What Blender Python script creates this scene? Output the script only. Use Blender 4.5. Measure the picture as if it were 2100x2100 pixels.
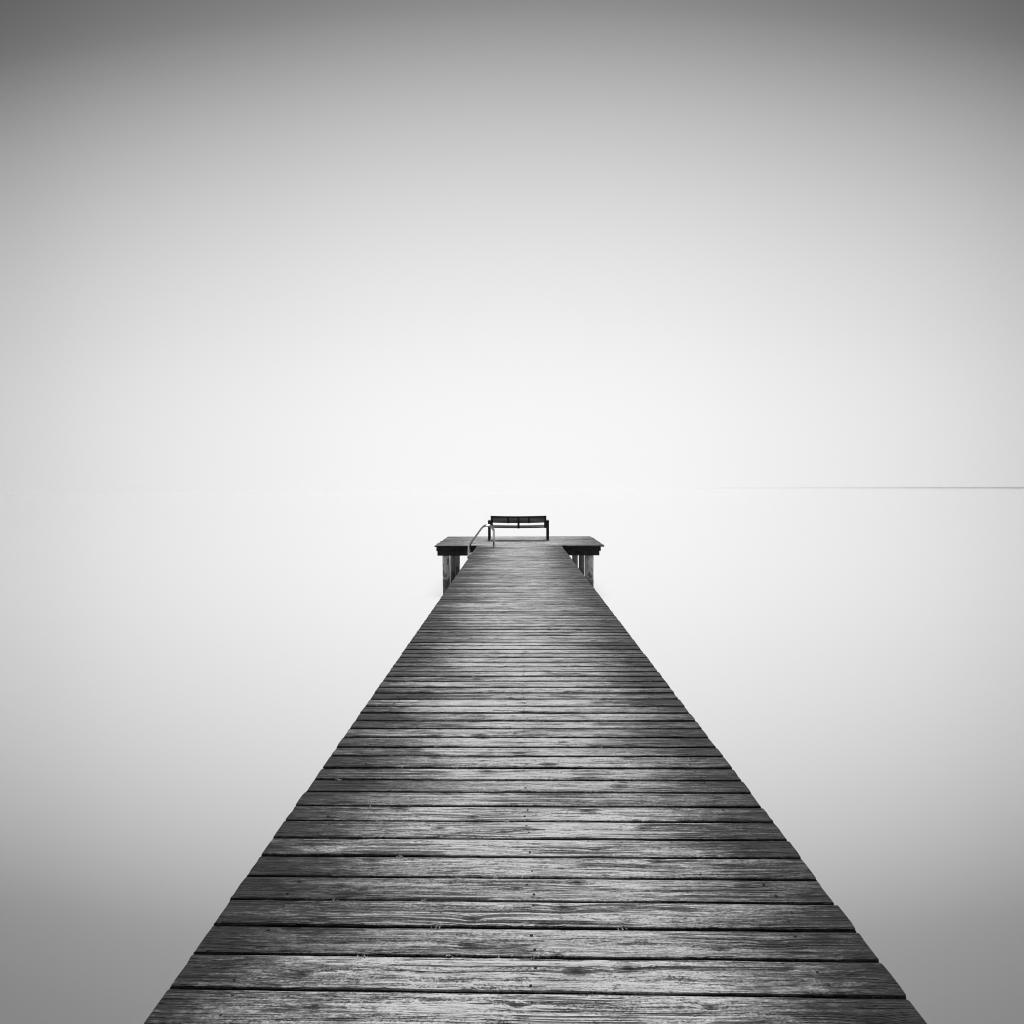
import bpy, bmesh, math, random
from mathutils import Vector, Euler, Quaternion, noise
random.seed(11)
R = math.radians
sc = bpy.context.scene
for o in list(bpy.data.objects):
    bpy.data.objects.remove(o)
COL = sc.collection

# ------------------------------------------------------------------ camera
F_PX, H, VPX, VPY = 1400.0, 1.65, 1061.0, 1001.0      # photograph is 2100 px square
PITCH = math.atan((1050 - VPY) / F_PX)
YAW = math.atan((VPX - 1050) / F_PX)
cam_d = bpy.data.cameras.new('camera')
cam_d.sensor_width = 36.0
cam_d.lens = 36.0 * F_PX / 2100.0
cam_d.clip_start = 0.05
cam_d.clip_end = 30000
cam = bpy.data.objects.new('camera', cam_d)
cam.location = (0, 0, H)
ROLL = R(.17)
cam.rotation_euler = (Euler((R(90) - PITCH, 0, YAW)).to_quaternion() @ Quaternion((0, 0, 1), -ROLL)).to_euler()
COL.objects.link(cam)
sc.camera = cam

# ------------------------------------------------------------------ world
EXPOSURE = 1.25
SUN_EL, SUN_AZ = 58.0, 4.0                              # azimuth measured from +Y towards +X
w = bpy.data.worlds.new('World')
sc.world = w
w.use_nodes = True
nt = w.node_tree
nt.nodes.clear()


class G:
    """small node-graph helper"""
    def __init__(self, tree):
        self.t = tree

    def n(self, kind, **kw):
        nd = self.t.nodes.new(kind)
        for k, v in kw.items():
            setattr(nd, k, v)
        return nd

    def put(self, sock, v):
        if isinstance(v, bpy.types.NodeSocket):
            self.t.links.new(v, sock)
        elif v is not None:
            sock.default_value = v

    def m(self, op, a, b=None, c=None, clamp=False):
        nd = self.n('ShaderNodeMath', operation=op, use_clamp=clamp)
        for i, v in enumerate((a, b, c)):
            self.put(nd.inputs[i], v)
        return nd.outputs[0]

    def v(self, op, a, b=None):
        nd = self.n('ShaderNodeVectorMath', operation=op)
        self.put(nd.inputs[0], a)
        if b is not None:
            self.put(nd.inputs[1], b)
        return nd.outputs['Value'] if op in ('DOT_PRODUCT', 'LENGTH', 'DISTANCE') else nd.outputs[0]

    def xyz(self, x=0.0, y=0.0, z=0.0):
        nd = self.n('ShaderNodeCombineXYZ')
        for i, v in enumerate((x, y, z)):
            self.put(nd.inputs[i], v)
        return nd.outputs[0]

    def sep(self, v):
        nd = self.n('ShaderNodeSeparateXYZ')
        self.put(nd.inputs[0], v)
        return nd.outputs

    def noise(self, vec, scale=1.0, detail=4.0, rough=0.55, dist=0.0):
        nd = self.n('ShaderNodeTexNoise')
        self.put(nd.inputs['Vector'], vec)
        nd.inputs['Scale'].default_value = scale
        nd.inputs['Detail'].default_value = detail
        nd.inputs['Roughness'].default_value = rough
        nd.inputs['Distortion'].default_value = dist
        return nd.outputs[0]

    def step(self, v, a, b, lo=0.0, hi=1.0):
        nd = self.n('ShaderNodeMapRange', interpolation_type='SMOOTHSTEP')
        self.put(nd.inputs[0], v)
        for i, x in zip((1, 2, 3, 4), (a, b, lo, hi)):
            self.put(nd.inputs[i], x)
        return nd.outputs[0]

    def mix(self, f, a, b):
        nd = self.n('ShaderNodeMix', data_type='FLOAT')
        self.put(nd.inputs[0], f)
        self.put(nd.inputs[2], a)
        self.put(nd.inputs[3], b)
        return nd.outputs[0]

    def curve(self, v, pts):
        nd = self.n('ShaderNodeFloatCurve')
        c = nd.mapping.curves[0]
        c.points[0].location = pts[0]
        c.points[1].location = pts[-1]
        for p in pts[1:-1]:
            c.points.new(*p)
        nd.mapping.update()
        self.put(nd.inputs[1], v)
        return nd.outputs[0]


g = G(nt)
tc = g.n('ShaderNodeTexCoord')
d = g.v('NORMALIZE', tc.outputs['Generated'])
dz = g.sep(d)[2]
GLOW_AZ = .4
ds = g.sep(d)
hor = g.m('MAXIMUM', g.m('SQRT', g.m('ADD', g.m('POWER', ds[0], 2), g.m('POWER', ds[1], 2))), 1e-4)
caz = g.m('DIVIDE', g.m('ADD', g.m('MULTIPLY', ds[0], math.sin(R(GLOW_AZ))), g.m('MULTIPLY', ds[1], math.cos(R(GLOW_AZ)))), hor)
az = g.m('DIVIDE', g.m('ARCCOSINE', g.m('MINIMUM', g.m('MAXIMUM', caz, -1.0), 1.0)), math.pi)
wide = g.m('SMOOTH_MAX', g.m('MULTIPLY_ADD', caz, 1.4, -.4), .5, .12)
el = g.m('DIVIDE', g.m('ARCTANGENT', g.m('DIVIDE', g.m('DIVIDE', g.m('ABSOLUTE', dz), hor), wide)), math.pi / 2)
# mist-bright sky low over the lake, grey towards the zenith and away from the veiled sun
SKY_A = [(0, 1.0), (10, .985), (20, .925), (28.5, .845), (37, .695), (45, .56), (58, .47), (80, .43), (180, .42)]
SKY_E = [(0, 1.0), (6.6, .98), (14.8, .885), (21, .765), (26.6, .605), (28.7, .53), (31.1, .43), (33.4, .325), (35.6, .235), (38.5, .18), (42, .13), (52, .105), (90, .10)]
A = g.curve(az, [(a / 180, b) for a, b in SKY_A])
B = g.curve(el, [(a / 90, b) for a, b in SKY_E])
grad = g.m('MULTIPLY', g.m('MULTIPLY', A, B), 0.93 / 2 ** EXPOSURE * 10.0)
sky = g.n('ShaderNodeTexSky', sky_type='NISHITA')
sky.sun_disc = False
sky.sun_elevation = R(SUN_EL)
sky.sun_rotation = R(SUN_AZ)
sky.air_density = 1.0
sky.dust_density = 6.0
bw = g.n('ShaderNodeRGBToBW')
nt.links.new(sky.outputs[0], bw.inputs[0])
lum = g.m('ADD', grad, g.m('MULTIPLY', bw.outputs[0], 0.006))
bg = g.n('ShaderNodeBackground')
bg.inputs['Strength'].default_value = 0.1
nt.links.new(lum, bg.inputs['Color'])
wo = g.n('ShaderNodeOutputWorld')
nt.links.new(bg.outputs[0], wo.inputs[0])

# ------------------------------------------------------------------ sun (veiled, overcast)
sd = bpy.data.lights.new('sun', 'SUN')
sd.energy = 1.5
sd.angle = R(18)
sd.color = (1, 1, 1)
sun = bpy.data.objects.new('sun', sd)
sdir = Vector((math.sin(R(SUN_AZ)) * math.cos(R(SUN_EL)), math.cos(R(SUN_AZ)) * math.cos(R(SUN_EL)), math.sin(R(SUN_EL))))
sun.rotation_euler = sdir.to_track_quat('Z', 'Y').to_euler()
sun.location = (0, 10, 30)
COL.objects.link(sun)

vs = sc.view_settings
sc.display_settings.display_device = 'sRGB'
vs.view_transform = 'Standard'
vs.look = 'None'
vs.exposure = EXPOSURE
vs.gamma = 1.0
vs.use_curve_mapping = False
sc.cycles.use_denoising = True
sc.cycles.filter_width = 1.0
sc.cycles.sample_clamp_indirect = 3.0
sc.cycles.max_bounces = 20
sc.cycles.diffuse_bounces = 4
sc.cycles.glossy_bounces = 8
sc.cycles.volume_bounces = 14

WATER_Z = -1.36


# ------------------------------------------------------------------ helpers
def mat(name):
    m = bpy.data.materials.new(name)
    m.use_nodes = True
    t = m.node_tree
    t.nodes.clear()
    gg = G(t)
    out = gg.n('ShaderNodeOutputMaterial')
    return m, gg, out


def grey(gg, v):
    nd = gg.n('ShaderNodeCombineColor')
    for i in range(3):
        gg.put(nd.inputs[i], v)
    return nd.outputs[0]


def link_obj(name, me, m, parent=None, loc=(0, 0, 0), rot=(0, 0, 0)):
    o = bpy.data.objects.new(name, me)
    if m and not me.materials:
        me.materials.append(m)
    COL.objects.link(o)
    o.location = loc
    o.rotation_euler = rot
    if parent:
        o.parent = parent
    return o


def from_bm(name, bm, smooth=False):
    bmesh.ops.recalc_face_normals(bm, faces=bm.faces)
    me = bpy.data.meshes.new(name)
    bm.to_mesh(me)
    bm.free()
    if smooth:
        for p in me.polygons:
            p.use_smooth = True
    return me


def empty(name, loc, label, cat, group=None):
    o = bpy.data.objects.new(name, None)
    o.empty_display_size = 0.2
    o.location = loc
    o['label'] = label
    o['category'] = cat
    if group:
        o['group'] = group
    COL.objects.link(o)
    return o


def sweep(bm, sections):
    """join a list of closed rings (lists of 3D points) into a capped solid"""
    rings = [[bm.verts.new(p) for p in s] for s in sections]
    n = len(rings[0])
    for a, b in zip(rings, rings[1:]):
        for i in range(n):
            bm.faces.new((a[i], a[(i + 1) % n], b[(i + 1) % n], b[i]))
    bm.faces.new(list(reversed(rings[0])))
    bm.faces.new(rings[-1])


def box_bm(bm, x0, x1, y0, y1, z0, z1, bev=0.0):
    r = bmesh.ops.create_cube(bm, size=1.0)
    vv = r['verts']
    for v in vv:
        v.co = Vector(((x0 + x1) / 2 + v.co.x * (x1 - x0), (y0 + y1) / 2 + v.co.y * (y1 - y0), (z0 + z1) / 2 + v.co.z * (z1 - z0)))
    if bev:
        ee = list({e for v in vv for e in v.link_edges})
        bmesh.ops.bevel(bm, geom=ee, offset=bev, segments=2, profile=0.6, affect='EDGES')


def tube_bm(bm, pts, r, seg=12):
    """round tube along a polyline"""
    secs = []
    up = Vector((0, 1, 0))
    for i, p in enumerate(pts):
        p = Vector(p)
        a = Vector(pts[max(0, i - 1)])
        b = Vector(pts[min(len(pts) - 1, i + 1)])
        t = (b - a).normalized()
        s = up - t * up.dot(t)
        if s.length < 1e-4:
            s = Vector((1, 0, 0))
        s.normalize()
        q = t.cross(s)
        secs.append([tuple(p + r * (math.cos(2 * math.pi * k / seg) * s + math.sin(2 * math.pi * k / seg) * q)) for k in range(seg)])
    sweep(bm, secs)


# ------------------------------------------------------------------ materials
def deck_material(name, lo=1.0, pale=0.0, span=1.0):
    m, q, out = mat(name)
    tcn = q.n('ShaderNodeTexCoord')
    oi = q.n('ShaderNodeObjectInfo')
    rnd = oi.outputs['Random']
    co = tcn.outputs['Object']
    cs = q.sep(co)
    rnd2 = q.m('FRACT', q.m('MULTIPLY', rnd, 71.37))
    rnd3 = q.m('FRACT', q.m('MULTIPLY', rnd, 413.91))
    px = q.m('ADD', cs[0], q.m('MULTIPLY', rnd, 61.0))
    py = q.m('ADD', cs[1], q.m('MULTIPLY', rnd2, 23.0))
    pz = cs[2]
    # knots: one candidate per cell, about half of them real
    kv = q.xyz(q.m('MULTIPLY', px, 3.3), q.m('MULTIPLY', py, 7.0), 0.0)
    vo = q.n('ShaderNodeTexVoronoi', voronoi_dimensions='2D', feature='F1')
    q.put(vo.inputs['Vector'], kv)
    vo.inputs['Scale'].default_value = 1.0
    pick = q.n('ShaderNodeSeparateColor')
    q.put(pick.inputs[0], vo.outputs['Color'])
    on = q.step(pick.outputs[0], .42, .52)
    wob = q.noise(q.xyz(q.m('MULTIPLY', px, 40), q.m('MULTIPLY', py, 60), 0), 1, 3, .6)
    kd = q.m('ADD', vo.outputs['Distance'], q.m('MULTIPLY', q.m('SUBTRACT', wob, .5), .07))
    ksize = q.m('MULTIPLY_ADD', pick.outputs[1], .11, .06)
    kr = q.m('DIVIDE', kd, ksize)
    kbump = q.m('MULTIPLY', on, q.m('EXPONENT', q.m('MULTIPLY', q.m('POWER', kr, 2.0), -.28)))
    knot = q.m('MULTIPLY', on, q.step(kr, 1.05, .75))
    kcore = q.m('MULTIPLY', on, q.step(kr, .55, .25))
    kring = q.m('MULTIPLY', on, q.m('MULTIPLY', q.step(kr, .8, 1.0), q.step(kr, 1.35, 1.05)))
    # grain coordinate flows round the knots and meanders slowly
    mean = q.noise(q.xyz(q.m('MULTIPLY', px, .9), q.m('MULTIPLY', py, 3), 0), 1, 2, .5)
    gy = q.m('ADD', py, q.m('ADD', q.m('MULTIPLY', kbump, .013), q.m('MULTIPLY', q.m('SUBTRACT', mean, .5), .06)))
    def gr(sx, sy, det=5, ro=.6, off=0.0):
        return q.noise(q.xyz(q.m('MULTIPLY', px, sx), q.m('MULTIPLY', gy, sy), q.m('ADD', q.m('MULTIPLY', pz, sy), off)), 1, det, ro)
    rings = gr(.7, 40, 2, .5)
    fine = gr(12.0, 190, 4, .65, 3.1)
    mid = gr(3.5, 80, 5, .65, 7.7)
    blot = q.noise(q.xyz(q.m('MULTIPLY', px, 1.6), q.m('MULTIPLY', py, 7), 1.3), 1, 5, .6)
    blot2 = q.noise(q.xyz(q.m('MULTIPLY', px, 7), q.m('MULTIPLY', py, 26), 5.3), 1, 6, .65)
    flakeN = q.noise(q.xyz(q.m('MULTIPLY', px, 17), q.m('MULTIPLY', gy, 75), 9.3), 1, 4, .7)
    chip = q.noise(q.xyz(q.m('MULTIPLY', px, 38), q.m('MULTIPLY', gy, 110), 2.3), 1, 3, .7)
    crackN = gr(.55, 42, 3, .55, 21.0)
    crack = q.m('MULTIPLY', q.step(q.m('ABSOLUTE', q.m('SUBTRACT', crackN, .5)), .05, .014), q.step(blot, .46, .56))
    hair = q.m('MULTIPLY', q.step(q.m('ABSOLUTE', q.m('SUBTRACT', gr(1.3, 75, 3, .55, 33.0), .5)), .05, .012), q.step(blot2, .46, .60))
    # sky glow down the middle and vignette at the ends, painted into the colour
    glow_n = q.m('ADD', q.m('MULTIPLY', q.m('SUBTRACT', blot, .5), .5), q.m('MULTIPLY', q.m('SUBTRACT', blot2, .5), .8))
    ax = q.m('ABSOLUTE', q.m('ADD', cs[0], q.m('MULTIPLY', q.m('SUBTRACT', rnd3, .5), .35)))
    glow_n = q.m('ADD', glow_n, q.m('ADD', q.m('MULTIPLY', q.m('SUBTRACT', mid, .5), 1.0), q.m('MULTIPLY', q.m('SUBTRACT', flakeN, .5), .9)))
    glow = q.step(q.m('ADD', q.m('MULTIPLY', ax, span), glow_n), 1.22, .06)
    # gap shade painted in: only the top face brightens, the board sides stay dark
    glow = q.m('MULTIPLY', glow, q.step(pz, -.010, -.002))
    glow = q.m('MULTIPLY', glow, q.m('MULTIPLY_ADD', rnd2, .55, .66))
    base = q.m('MULTIPLY_ADD', glow, .70, .014 + pale)
    gmod = q.m('ADD', q.m('MULTIPLY', q.m('SUBTRACT', rings, .5), 2.2),
               q.m('ADD', q.m('MULTIPLY', q.m('SUBTRACT', mid, .5), 2.5), q.m('MULTIPLY', q.m('SUBTRACT', fine, .5), 2.4)))
    gmod = q.m('ADD', gmod, q.m('MULTIPLY', q.m('SUBTRACT', blot2, .5), 2.7))
    grit = q.noise(q.xyz(q.m('MULTIPLY', px, 95), q.m('MULTIPLY', py, 150), 4.4), 1, 3, .7)
    gmod = q.m('ADD', gmod, q.m('MULTIPLY', q.m('SUBTRACT', grit, .5), 2.6))
    gmod = q.m('MAXIMUM', q.m('MULTIPLY_ADD', gmod, 1.25, 1.0), .08)
    colr = q.m('MULTIPLY', base, gmod)
    fl = q.m('MULTIPLY', q.step(flakeN, .56, .66), q.step(blot2, .42, .56))
    ch = q.m('MULTIPLY', q.step(chip, .66, .74), q.step(blot, .46, .6))
    fl = q.m('MULTIPLY', fl, q.m('SUBTRACT', 1.0, knot))
    colr = q.m('ADD', colr, q.m('MULTIPLY', q.m('MAXIMUM', fl, ch), q.m('MULTIPLY_ADD', base, .9, .05)))
    colr = q.m('MULTIPLY', colr, q.m('SUBTRACT', 1.0, q.m('MULTIPLY', knot, .6)))
    colr = q.m('MULTIPLY', colr, q.m('SUBTRACT', 1.0, q.m('MULTIPLY', kcore, .85)))
    colr = q.m('MULTIPLY', colr, q.m('SUBTRACT', 1.0, q.m('MULTIPLY', kring, .5)))
    colr = q.m('MULTIPLY', colr, q.m('SUBTRACT', 1.0, q.m('MULTIPLY', q.m('MAXIMUM', crack, q.m('MULTIPLY', hair, .6)), .85)))
    colr = q.m('MULTIPLY', colr, q.m('MULTIPLY_ADD', rnd3, .7, .65 * lo))
    colr = q.m('MINIMUM', q.m('MAXIMUM', colr, .012), .6)
    hgt = q.m('ADD', q.m('MULTIPLY', mid, .9), q.m('ADD', q.m('MULTIPLY', fine, .5), q.m('MULTIPLY', rings, .8)))
    hgt = q.m('ADD', hgt, q.m('MULTIPLY', q.m('MAXIMUM', fl, ch), .35))
    hgt = q.m('SUBTRACT', hgt, q.m('MULTIPLY', q.m('MAXIMUM', crack, q.m('MULTIPLY', hair, .5)), 1.4))
    hgt = q.m('ADD', hgt, q.m('MULTIPLY_ADD', blot2, .6, q.m('MULTIPLY', grit, .5)))
    hgt = q.m('ADD', hgt, q.m('MULTIPLY', knot, .35))
    bp = q.n('ShaderNodeBump')
    bp.inputs['Strength'].default_value = 1.0
    bp.inputs['Distance'].default_value = .006
    q.put(bp.inputs['Height'], hgt)
    pb = q.n('ShaderNodeBsdfPrincipled')
    q.put(pb.inputs['Base Color'], grey(q, colr))
    q.put(pb.inputs['Roughness'], q.m('MULTIPLY_ADD', blot2, .35, .42))
    pb.inputs['Specular IOR Level'].default_value = .25
    q.put(pb.inputs['Normal'], bp.outputs[0])
    m.node_tree.links.new(pb.outputs[0], out.inputs[0])
    return m


def timber_material(name, v=.06, spread=.6):
    """sawn or round timber under the deck, grain along local x or z"""
    m, q, out = mat(name)
    tcn = q.n('ShaderNodeTexCoord')
    oi = q.n('ShaderNodeObjectInfo')
    co = q.v('ADD', tcn.outputs['Object'], q.xyz(q.m('MULTIPLY', oi.outputs['Random'], 31), q.m('MULTIPLY', oi.outputs['Random'], 17), 0))
    n1 = q.noise(q.v('MULTIPLY', co, (6, 40, 40)), 1, 5, .6)
    n2 = q.noise(co, 5, 4, .6)
    c = q.m('MULTIPLY', v, q.m('MAXIMUM', q.m('ADD', 1.0, q.m('ADD', q.m('MULTIPLY', q.m('SUBTRACT', n1, .5), 2 * spread), q.m('MULTIPLY', q.m('SUBTRACT', n2, .5), 2 * spread))), .15))
    bp = q.n('ShaderNodeBump')
    bp.inputs['Strength'].default_value = .6
    bp.inputs['Distance'].default_value = .004
    q.put(bp.inputs['Height'], n1)
    pb = q.n('ShaderNodeBsdfPrincipled')
    q.put(pb.inputs['Base Color'], grey(q, c))
    pb.inputs['Roughness'].default_value = .7
    pb.inputs['Specular IOR Level'].default_value = .15
    q.put(pb.inputs['Normal'], bp.outputs[0])
    m.node_tree.links.new(pb.outputs[0], out.inputs[0])
    return m


def pile_material(name, tone):
    m, q, out = mat(name)
    tcn = q.n('ShaderNodeTexCoord')
    oi = q.n('ShaderNodeObjectInfo')
    co = q.v('ADD', tcn.outputs['Object'], q.xyz(q.m('MULTIPLY', oi.outputs['Random'], 31), 0, 0))
    z = q.sep(tcn.outputs['Object'])[2]
    n1 = q.noise(q.v('MULTIPLY', co, (38, 38, 4)), 1, 5, .65)
    n2 = q.noise(q.v('MULTIPLY', co, (9, 9, 3)), 1, 5, .6)
    c = q.m('MULTIPLY_ADD', q.m('SUBTRACT', n1, .5), .9, .8)
    scar = q.step(n2, .54, .62)
    c = q.m('MULTIPLY', c, q.m('SUBTRACT', 1.0, q.m('MULTIPLY', scar, .75)))
    # tide band: wet dark wood with weed, fading out at the waterline (z measured from the pile head)
    zw = q.m('ADD', z, q.m('MULTIPLY', q.m('SUBTRACT', n2, .5), .5))
    wet = q.m('MULTIPLY', q.step(zw, -.62, -.74), q.step(zw, -1.04, -.92))
    c = q.m('MULTIPLY', c, q.m('SUBTRACT', 1.0, q.m('MULTIPLY', wet, .8)))
    c = q.m('MAXIMUM', q.m('MULTIPLY', c, tone), .012)
    bp = q.n('ShaderNodeBump')
    bp.inputs['Strength'].default_value = .8
    bp.inputs['Distance'].default_value = .012
    q.put(bp.inputs['Height'], q.m('SUBTRACT', n1, scar))
    pb = q.n('ShaderNodeBsdfPrincipled')
    q.put(pb.inputs['Base Color'], grey(q, c))
    q.put(pb.inputs['Roughness'], q.m('MULTIPLY_ADD', wet, -.4, .8))
    q.put(pb.inputs['Normal'], bp.outputs[0])
    m.node_tree.links.new(pb.outputs[0], out.inputs[0])
    return m


def paint_material(name, v, rough, metal=0.0, var=.25, sc_=30, spec=.5):
    m, q, out = mat(name)
    tcn = q.n('ShaderNodeTexCoord')
    n1 = q.noise(tcn.outputs['Object'], sc_, 5, .6)
    pb = q.n('ShaderNodeBsdfPrincipled')
    q.put(pb.inputs['Base Color'], grey(q, q.m('MULTIPLY', v, q.m('MULTIPLY_ADD', n1, 2 * var, 1 - var))))
    q.put(pb.inputs['Roughness'], q.m('MULTIPLY_ADD', n1, .15, rough - .07))
    pb.inputs['Metallic'].default_value = metal
    pb.inputs['Specular IOR Level'].default_value = spec
    m.node_tree.links.new(pb.outputs[0], out.inputs[0])
    return m


def water_material():
    """long-exposure lake: waves averaged to a milky mirror"""
    m, q, out = mat('lake_water')
    gl = q.n('ShaderNodeBsdfGlossy', distribution='MULTI_GGX')
    gl.inputs['Color'].default_value = (1, 1, 1, 1)
    gl.inputs['Roughness'].default_value = .02
    df = q.n('ShaderNodeBsdfDiffuse')
    df.inputs['Color'].default_value = (.8, .8, .8, 1)
    lw = q.n('ShaderNodeFresnel')
    lw.inputs['IOR'].default_value = 1.33
    fac = q.m('MULTIPLY_ADD', lw.outputs[0], .21, .79)
    ms = q.n('ShaderNodeMixShader')
    q.put(ms.inputs[0], fac)
    m.node_tree.links.new(df.outputs[0], ms.inputs[1])
    m.node_tree.links.new(gl.outputs[0], ms.inputs[2])
    m.node_tree.links.new(ms.outputs[0], out.inputs[0])
    return m


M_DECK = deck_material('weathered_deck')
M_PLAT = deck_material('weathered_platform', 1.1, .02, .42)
M_PALE = deck_material('pale_deck_board', 1.4, .4, .3)  # one board paler than its neighbours
M_TIMBER = timber_material('dark_timber', .016)
M_BEAMEND = timber_material('cross_timber', .03)
M_PILE = pile_material('pile_wood', 1.0)
M_PILE2 = pile_material('shaded_pile_wood', .28)  # rear piles: shade under the platform painted in as a darker copy
M_BENCH = paint_material('bench_black_paint', .008, .5, 0, .4, 30, .15)
M_SLAT = paint_material('bench_slat_paint', .03, .55, 0, .6, 60, .2)
M_STEEL = paint_material('stainless_steel', .85, .24, 1.0, .12)
M_NAIL = paint_material('rusty_nail', .02, .7, 0, .5, 200, .2)
M_WATER = water_material()
M_SHORE = paint_material('shore_vegetation', .05, .9, 0, .5, .02)
M_MOSS = paint_material('pale_lichen', .38, .9, 0, .4, 80)

# ------------------------------------------------------------------ lake
WR = 4600.0
bm = bmesh.new()
bmesh.ops.create_grid(bm, x_segments=8, y_segments=8, size=WR)
lake = link_obj('lake_water', from_bm('lake_water', bm), M_WATER, loc=(0, 0, WATER_Z))
lake['kind'] = 'structure'
lake['label'] = 'still pale lake water around the jetty'

# ------------------------------------------------------------------ far shore
SH = []
for i in range(161):
    t = i / 160
    az = 62 - 47.5 * t
    dist = 1150 * (4100 / 1150) ** (t ** 1.15)
    SH.append((math.sin(R(az)) * dist, math.cos(R(az)) * dist, dist))
bm = bmesh.new()
prev = None
for i, (x, y, dd) in enumerate(SH):
    nrm = Vector((x, y, 0)).normalized()
    h = (3.9 + .5 * noise.noise(Vector((i * .11, 0, 0))) + .12 * noise.noise(Vector((i * .9, 5, 0)))) * (1.0 - .75 * i / 160)
    ring = []
    for off, hh in ((0, -.5), (6, h * .55), (25, h), (70, h * 1.02), (140, h * .6), (180, -.5)):
        p = Vector((x, y, 0)) + nrm * off
        ring.append(bm.verts.new((p.x, p.y, WATER_Z + hh)))
    if prev:
        for k in range(6):
            bm.faces.new((prev[k], prev[(k + 1) % 6], ring[(k + 1) % 6], ring[k]))
    prev = ring
shore = link_obj('distant_shore', from_bm('distant_shore', bm), M_SHORE)
shore['kind'] = 'structure'
shore['label'] = 'thin far shoreline fading into mist on the right'

# ------------------------------------------------------------------ jetty
jetty = empty('jetty', (0, 0, WATER_Z), 'long wooden plank jetty on log piles widening to a platform at its end', 'jetty')


def jl(p):                      # world -> jetty local
    return (p[0], p[1], p[2] - WATER_Z)


DX0, DX1 = -1.161, 1.261         # walkway edges
DCX = (DX0 + DX1) / 2
P_FRONT, P_BACK = 19.58, 23.32
PX0, PX1 = -2.385, 2.505


def d_of(py):                    # ground distance of a pixel row on the deck
    return H / math.tan(math.atan((py - 1050) / F_PX) + PITCH)


gaps = [2032, 1962, 1902, 1848, 1800, 1757, 1720, 1684, 1653, 1624, 1598.6, 1574.5, 1551, 1532, 1512, 1494, 1477.7, 1462,
        1447.7, 1433, 1420.6, 1409, 1397, 1387, 1376.5, 1367, 1357.6, 1348.4, 1340, 1331.5, 1324, 1317, 1310.4, 1303.7,
        1297, 1291, 1285, 1278]
cuts = [d_of(p) for p in gaps]
PIT = .1625
near = []
y = cuts[0]
while y > -1.0:
    y -= PIT + random.uniform(-.004, .004)
    near.append(y)
cuts = near[::-1] + cuts
rest = P_FRONT - cuts[-1]
nrest = round(rest / PIT)
for k in range(1, nrest + 1):
    cuts.append(cuts[-1] + rest / nrest if k < nrest else P_FRONT)


def plank_mesh(L, W, T, seg, seed, rough=1.0):
    """one board: rounded worn arrises, slight cup, wavering edges and ragged ends"""
    rr = random.Random(seed)
    cup = rr.uniform(-.001, .002)
    prof = [(-.5, -.007), (-.48, -.002), (-.44, 0), (-.2, .0), (.2, .0), (.44, 0), (.48, -.002), (.5, -.007)]
    secs = []
    e0 = [rr.uniform(-.003, .003) for _ in range(8)]
    e1 = [rr.uniform(-.003, .003) for _ in range(8)]
    ph = rr.uniform(0, 100)
    warp = rr.uniform(-.002, .002)
    ts = [0.0, .005 / L] + [k / seg for k in range(1, seg)] + [1 - .005 / L, 1.0]
    seg = len(ts) - 1
    for i, t in enumerate(ts):
        x = (t - .5) * L
        wl = noise.noise(Vector((x * 2.3, ph, 0))) * .0035 * rough + noise.noise(Vector((x * 9, ph, 3))) * .0018 * rough
        wr = noise.noise(Vector((x * 2.3, ph, 7))) * .0035 * rough + noise.noise(Vector((x * 9, ph, 9))) * .0018 * rough
        zz = noise.noise(Vector((x * 1.1, ph, 11))) * .0012 * rough
        ring = []
        endr = .004 if i in (0, seg) else 0.0
        for k, (u, dz) in enumerate(prof):
            yy = u * W + (wl if u < 0 else wr) * abs(u) * 2
            zc = dz + cup * (1 - (2 * u) ** 2) + zz + warp * 2 * u * (t - .5) - endr
            xx = x + (e0[k] if i <= 1 else e1[k] if i >= seg - 1 else 0)
            ring.append((xx, yy, zc))
        ring.append((ring[-1][0], W * .5, -T))
        ring.append((ring[0][0], -W * .5, -T))
        secs.append(ring)
    bm = bmesh.new()
    sweep(bm, secs)
    me = from_bm('plank', bm)
    return me


GAP = .0115
bm = bmesh.new()
sweep(bm, [[(q_ * .0058 * math.cos(k * math.pi / 5), q_ * .0058 * math.sin(k * math.pi / 5), z_) for k in range(10)] for q_, z_ in ((.9, -.006), (1, .0012), (.75, .0022))])
NAIL = from_bm('nail', bm)
for i, (a, b) in enumerate(zip(cuts, cuts[1:])):
    gp = GAP + min(.0165, max(0.0, a - 2.2) * .0055) + random.uniform(-.003, .003)
    W = b - a - gp
    mid_y = (a + b) / 2
    jit = .003
    L = DX1 - DX0 + random.uniform(-jit, jit)
    seg = 44 if 1.8 < mid_y < 6.5 else 12
    me = plank_mesh(L, W, .042, seg, 100 + i)
    rz = -R(.85) * math.exp(-((max(mid_y, 2.2) - 2.2) / 1.6)) + R(random.uniform(-.04, .04))
    zj, tj = (.0025, .4) if a < 4 else (.0012, .12)
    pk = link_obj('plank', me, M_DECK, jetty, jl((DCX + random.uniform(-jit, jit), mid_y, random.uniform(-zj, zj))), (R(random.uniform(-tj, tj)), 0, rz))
    if 2.0 < mid_y < 6.8:
        for sx in (-.99, 0.0, .99):
            for sy in (-.27, .27):
                if random.random() < .8:
                    link_obj('nail', NAIL, M_NAIL, pk, (sx + random.gauss(0, .012), (sy + random.gauss(0, .05)) * W, 0), (0, 0, random.uniform(0, 3)))

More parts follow.
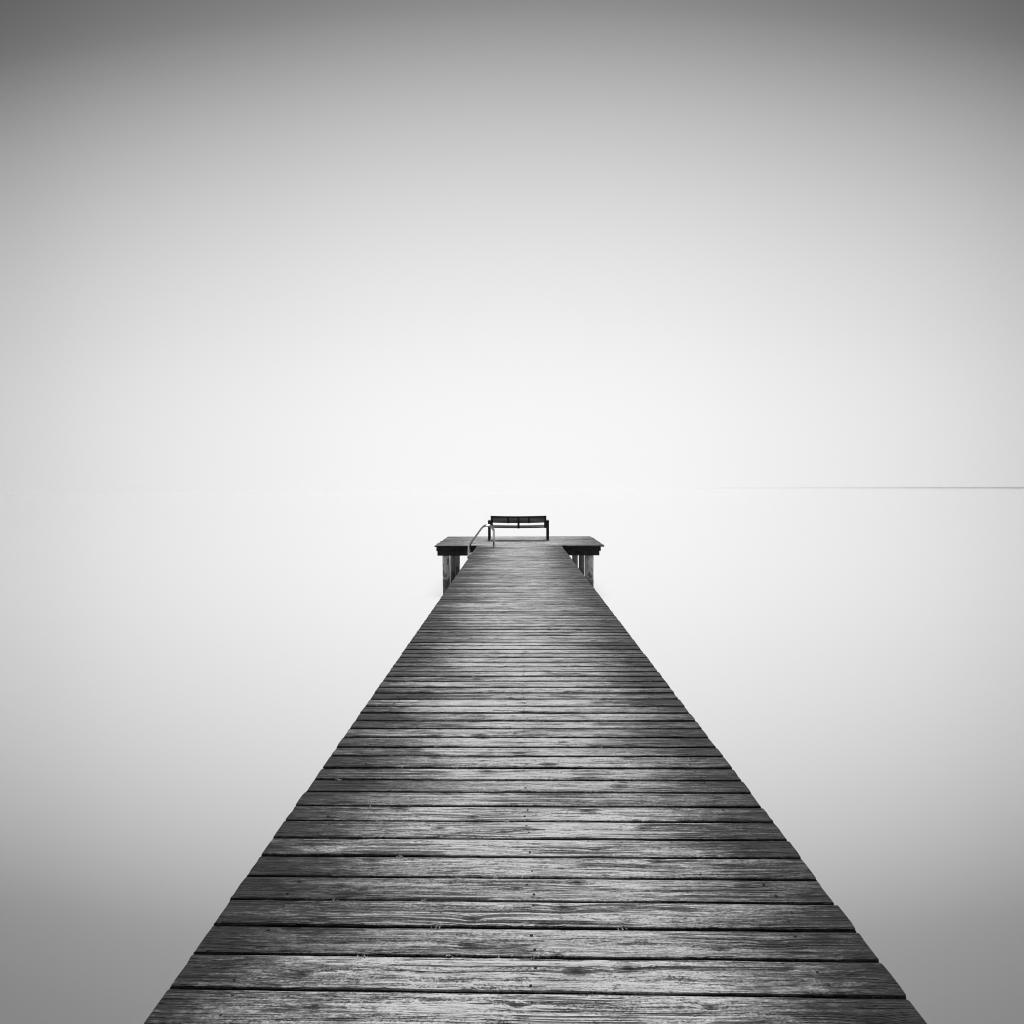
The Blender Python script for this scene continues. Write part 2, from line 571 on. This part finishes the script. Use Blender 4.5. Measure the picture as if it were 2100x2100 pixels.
# platform boards, full width
npl = round((P_BACK - P_FRONT) / PIT)
pp = (P_BACK - P_FRONT) / npl
for i in range(npl):
    mid_y = P_FRONT + (i + .5) * pp
    me = plank_mesh(PX1 - PX0 + random.uniform(-.03, .03), pp - .022 + random.uniform(-.003, .003), .042, 14, 700 + i)
    pale = i == npl - 6
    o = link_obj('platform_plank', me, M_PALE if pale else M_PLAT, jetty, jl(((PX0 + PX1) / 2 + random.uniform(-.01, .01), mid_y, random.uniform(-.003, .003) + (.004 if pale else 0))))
    if pale:
        o['label'] = 'pale board under the bench'


def jetty_box(name, m, x0, x1, y0, y1, z0, z1, bev=.006):
    cx, cy = (x0 + x1) / 2, (y0 + y1) / 2
    bm = bmesh.new()
    box_bm(bm, x0 - cx, x1 - cx, y0 - cy, y1 - cy, z0 - z1, 0, bev)
    return link_obj(name, from_bm(name, bm), m, jetty, jl((cx, cy, z1)))


ZB = -.046                        # underside of the boards (boards ride 4 mm clear)
# walkway stringers
for x in (DX0 + .22, DCX, DX1 - .22):
    jetty_box('stringer', M_TIMBER, x - .05, x + .05, -.95, P_FRONT - .02, ZB - .16, ZB - .004)
# platform joists (run out from the walkway) on three cross beams
for x in (PX0 + .10, -1.45, -.48, .55, 1.50, PX1 - .16):
    jetty_box('joist', M_TIMBER, x - .05, x + .05, P_FRONT + .077, P_BACK - .06, ZB - .115, ZB - .004)
jetty_box('header_board', M_TIMBER, PX0 + .045, PX1 - .105, P_FRONT + .035, P_FRONT + .075, ZB - .116, ZB - .004)
ROWS = (19.86, 21.5, 23.05)
for k, yb in enumerate(ROWS):
    dzb = 0.0
    jetty_box('cross_beam', M_BEAMEND if k == 0 else M_TIMBER, PX0 + .055, PX1 - .125, yb - .085, yb + .085, ZB - .265, ZB - .117, .01)


def pile_mesh(r, h, seed, taper=.1):
    rr = random.Random(seed)
    secs = []
    ph = rr.uniform(0, 50)
    lean = (rr.uniform(-.03, .03), rr.uniform(-.03, .03))
    nz = 22
    for i in range(nz + 1):
        t = i / nz
        z = -h * t
        ring = []
        for k in range(20):
            a = 2 * math.pi * k / 20
            n_ = noise.noise(Vector((math.cos(a) * 1.6 + ph, math.sin(a) * 1.6, z * 2.2)))
            n2 = noise.noise(Vector((math.cos(a) * 4 + ph, math.sin(a) * 4, z * 7)))
            r2 = r * (1 + taper * t * .5 + .06 * n_ + .025 * n2)
            if i == 0:
                r2 *= .96
            ring.append((r2 * math.cos(a) + lean[0] * t, r2 * math.sin(a) + lean[1] * t, z))
        secs.append(ring)
    bm = bmesh.new()
    sweep(bm, secs)
    return from_bm('pile', bm, True)


PH = 2.4
ztop = ZB - .268
pile_rows = [(-2.085, .105, ROWS[0]), (-2.035, .088, ROWS[1]), (-2.04, .092, ROWS[2]),
             (2.09, .125, ROWS[0]), (2.025, .09, ROWS[1]), (1.945, .098, ROWS[2])]
for k, (x, r, yy) in enumerate(pile_rows):
    link_obj('pile', pile_mesh(r, PH, 40 + k), M_PILE if yy == ROWS[0] else M_PILE2, jetty, jl((x, yy, ztop)))
# walkway bents: a cap beam across two piles every few metres
for k, yy in enumerate((1.2, 4.8, 8.4, 12.0, 15.6)):
    jetty_box('cap_beam', M_TIMBER, DX0 + .12, DX1 - .12, yy - .08, yy + .08, ZB - .31, ZB - .165, .01)
    for x in (DX0 + .32, DX1 - .32):
        link_obj('pile', pile_mesh(.095, PH, 60 + 2 * k + (x > 0)), M_PILE, jetty, jl((x, yy, ZB - .313)))

# ------------------------------------------------------------------ bench (seen from behind)
BY, BZ = 21.60, .004
BX0, BX1 = -.845, .915
bench = empty('park_bench', ((BX0 + BX1) / 2, BY, BZ), 'dark slatted bench with its back to the camera at the end of the jetty', 'bench')
BL = BX1 - BX0
SAG = .016


def bl_slat(name, y0, y1, z0, z1, m, half, sag=SAG, tilt=0.0):
    """board along the bench with a slight sag in the middle; tilt leans it away from upright"""
    secs = []
    for i in range(13):
        t = i / 12
        x = (t - .5) * 2 * half
        dz = -sag * (1 - (2 * t - 1) ** 2)
        c = Vector((0, (y0 + y1) / 2, (z0 + z1) / 2))
        ring = []
        for yy, zz in ((y0, z0 + .004), (y0 + .004, z0), (y1 - .004, z0), (y1, z0 + .004), (y1, z1 - .004), (y1 - .004, z1), (y0 + .004, z1), (y0, z1 - .004)):
            ry, rz_ = yy - c.y, zz - c.z
            ring.append((x, c.y + ry * math.cos(tilt) - rz_ * math.sin(tilt), c.z + ry * math.sin(tilt) + rz_ * math.cos(tilt) + dz))
        secs.append(ring)
    bm = bmesh.new()
    sweep(bm, secs)
    return link_obj(name, from_bm(name, bm), m, bench)


def bench_box(name, x0, x1, y0, y1, z0, z1, bev=.005, m=None):
    bm = bmesh.new()
    box_bm(bm, x0, x1, y0, y1, z0, z1, bev)
    return link_obj(name, from_bm(name, bm), m or M_BENCH, bench)


# back slats (top ones a touch further back = nearer the camera)
zs = [.555, .592, .629, .666, .703]
for z in zs:
    yo = -.02 - (z - .54) * .28
    bl_slat('back_slat', yo + .022, yo + .042, z, z + .034, M_SLAT, BL / 2 - .012, tilt=.26)
yo = -.02 - (.745 - .54) * .28
bl_slat('top_rail', yo - .012, yo + .045, .740, .772, M_BENCH, BL / 2, tilt=.12)
# upright back supports behind the slats
for x, zlo in ((-BL / 2 + .035, .385), (-.325, .548), (.0, .385), (.325, .548), (BL / 2 - .035, .385)):
    sg = SAG * (1 - (2 * x / BL) ** 2)
    bm = bmesh.new()
    hw = .034 if zlo < .4 else .030
    secs = []
    for z in (zlo, .46, .545, .62, .70, .748):
        if z < zlo:
            continue
        yo = -.02 - max(0, z - .54) * .28
        secs.append([(x - hw, yo - .022, z - sg), (x + hw, yo - .022, z - sg), (x + hw, yo + .018, z - sg), (x - hw, yo + .018, z - sg)])
    sweep(bm, secs)
    link_obj('back_support', from_bm('back_support', bm), M_BENCH, bench)
# seat: rear rail and slats reaching forward
bl_slat('seat_rail', -.005, .03, .392, .425, M_BENCH, BL / 2 + .02)
for k in range(6):
    y0 = .012 + k * .076
    bl_slat('seat_slat', y0, y0 + .064, .428 + k * .002, .450 + k * .002, M_SLAT, BL / 2 - .02)
# end frames: rear leg up to the arm, front leg, armrest, foot
for s in (-1, 1):
    xi = s * (BL / 2 + .018)
    xo = s * (BL / 2 + .084)
    x0, x1 = min(xi, xo), max(xi, xo)
    bench_box('leg', x0, x1, -.055, .005, .0, .585)
    bench_box('leg', x0, x1, .43, .49, .0, .585)
    bench_box('armrest', x0 - .006, x1 + .006, -.085, .52, .587, .622, .008)
    bench_box('stretcher', x0 + .012, x1 - .012, .006, .429, .375, .415)
    bench_box('bracket', min(s * (BL / 2 - .06), xi), max(s * (BL / 2 - .06), xi), -.035, -.006, .545, .600)
    bench_box('foot', x0 - .004, x1 + .004, -.075, .02, .0005, .012, .002)

# ------------------------------------------------------------------ swim ladder
LY0, LY1 = 19.06, 19.50
ladder = empty('swim_ladder', (-.665, LY0, .004), 'shiny steel swimming ladder with two arched handrails on the left edge', 'ladder')
LX = -.665


def rail_pts():
    pts = [(-.665, 0.0), (-.665, .25), (-.665, .40)]
    # arch
    c, r = (-.665 - .19, .405), .19
    for k in range(1, 12):
        a = R(k * 13.0)
        pts.append((c[0] + r * math.cos(a), c[1] + r * math.sin(a)))
    x0, z0 = pts[-1]
    # long slope down to outside the deck edge
    xe, ze = -1.335, .075
    for t in (.25, .5, .75, .93):
        pts.append((x0 + (xe - x0) * t, z0 + (ze - z0) * t))
    pts += [(-1.342, .05), (-1.362, .01), (-1.37, -.05), (-1.372, -.3), (-1.375, -.9), (-1.378, -2.2)]
    return pts


for yy in (LY0, LY1):
    bm = bmesh.new()
    tube_bm(bm, [(x - LX, yy - LY0, z) for x, z in rail_pts()], .025, 14)
    o = link_obj('handrail', from_bm('handrail', bm, True), M_STEEL, ladder)
    bm = bmesh.new()
    secs = []
    for r, z in ((.058, 0.0), (.058, .008), (.05, .014), (.03, .017), (.026, .04), (.022, .042)):
        secs.append([(r * math.cos(2 * math.pi * k / 20), yy - LY0 + r * math.sin(2 * math.pi * k / 20), z) for k in range(20)])
    sweep(bm, secs)
    link_obj('flange', from_bm('flange', bm), M_STEEL, ladder)
    bm = bmesh.new()
    box_bm(bm, -1.405 - LX, -1.345 - LX, yy - LY0 - .03, yy - LY0 + .03, -.31, -.265, .004)
    link_obj('clamp', from_bm('clamp', bm), M_BENCH, ladder)
for z in (-.20, -.45, -.70, -.95, -1.2, -1.5):
    bm = bmesh.new()
    box_bm(bm, -1.362 - LX, -1.20 - LX, .02, LY1 - LY0 - .02, z - .014, z + .014, .004)
    link_obj('tread', from_bm('tread', bm), M_STEEL, ladder)

# ------------------------------------------------------------------ lichen caught in the plank gaps
bm = bmesh.new()
spots = [(1.0, 3), (1.0, 4)]
rr = random.Random(5)
for _ in range(46):
    ci = rr.choice([i for i, c in enumerate(cuts) if 2.0 < c < 6.2])
    x0 = DCX + rr.triangular(-1.1, .9, -.5)
    y0 = cuts[ci] + GAP * .3
    for _k in range(rr.randint(3, 9)):
        c = Vector((x0 + rr.gauss(0, .012), y0 + rr.gauss(0, .006), rr.uniform(-.006, .002)))
        s = rr.uniform(.0025, .007)
        n_ = Vector((rr.uniform(-1, 1), rr.uniform(-1, 1), rr.uniform(.2, 1))).normalized()
        u = n_.orthogonal().normalized()
        v_ = n_.cross(u)
        q_ = [bm.verts.new(c + s * (u * a + v_ * b + n_ * e)) for a, b, e in ((-1, -.6, 0), (1, -.5, .1), (1.1, .6, 0), (-.9, .5, .1), (0, 0, .7))]
        for a, b in ((0, 1), (1, 2), (2, 3), (3, 0)):
            bm.faces.new((q_[a], q_[b], q_[4]))
        bm.faces.new((q_[3], q_[2], q_[1], q_[0]))
lich = link_obj('lichen', from_bm('lichen', bm), M_MOSS)
lich['kind'] = 'stuff'
lich['label'] = 'small pale lichen tufts caught in the gaps between the near planks'
lich['category'] = 'lichen'

# ------------------------------------------------------------------ haze over the lake
HAZE = 0.00042
if HAZE:
    m, q, out = mat('haze_air')
    pv = q.n('ShaderNodeVolumePrincipled')
    pv.inputs['Color'].default_value = (.98, .98, .98, 1)
    pv.inputs['Density'].default_value = HAZE
    pv.inputs['Anisotropy'].default_value = .975
    m.node_tree.links.new(pv.outputs[0], out.inputs['Volume'])
    bm = bmesh.new()
    box_bm(bm, -WR - 50, WR + 50, -WR - 50, WR + 50, WATER_Z - 1.0, 3.2)
    hz = link_obj('haze', from_bm('haze', bm), m)
    hz['kind'] = 'stuff'
    hz['label'] = 'thin pale mist lying over the whole lake'
    hz['category'] = 'haze'
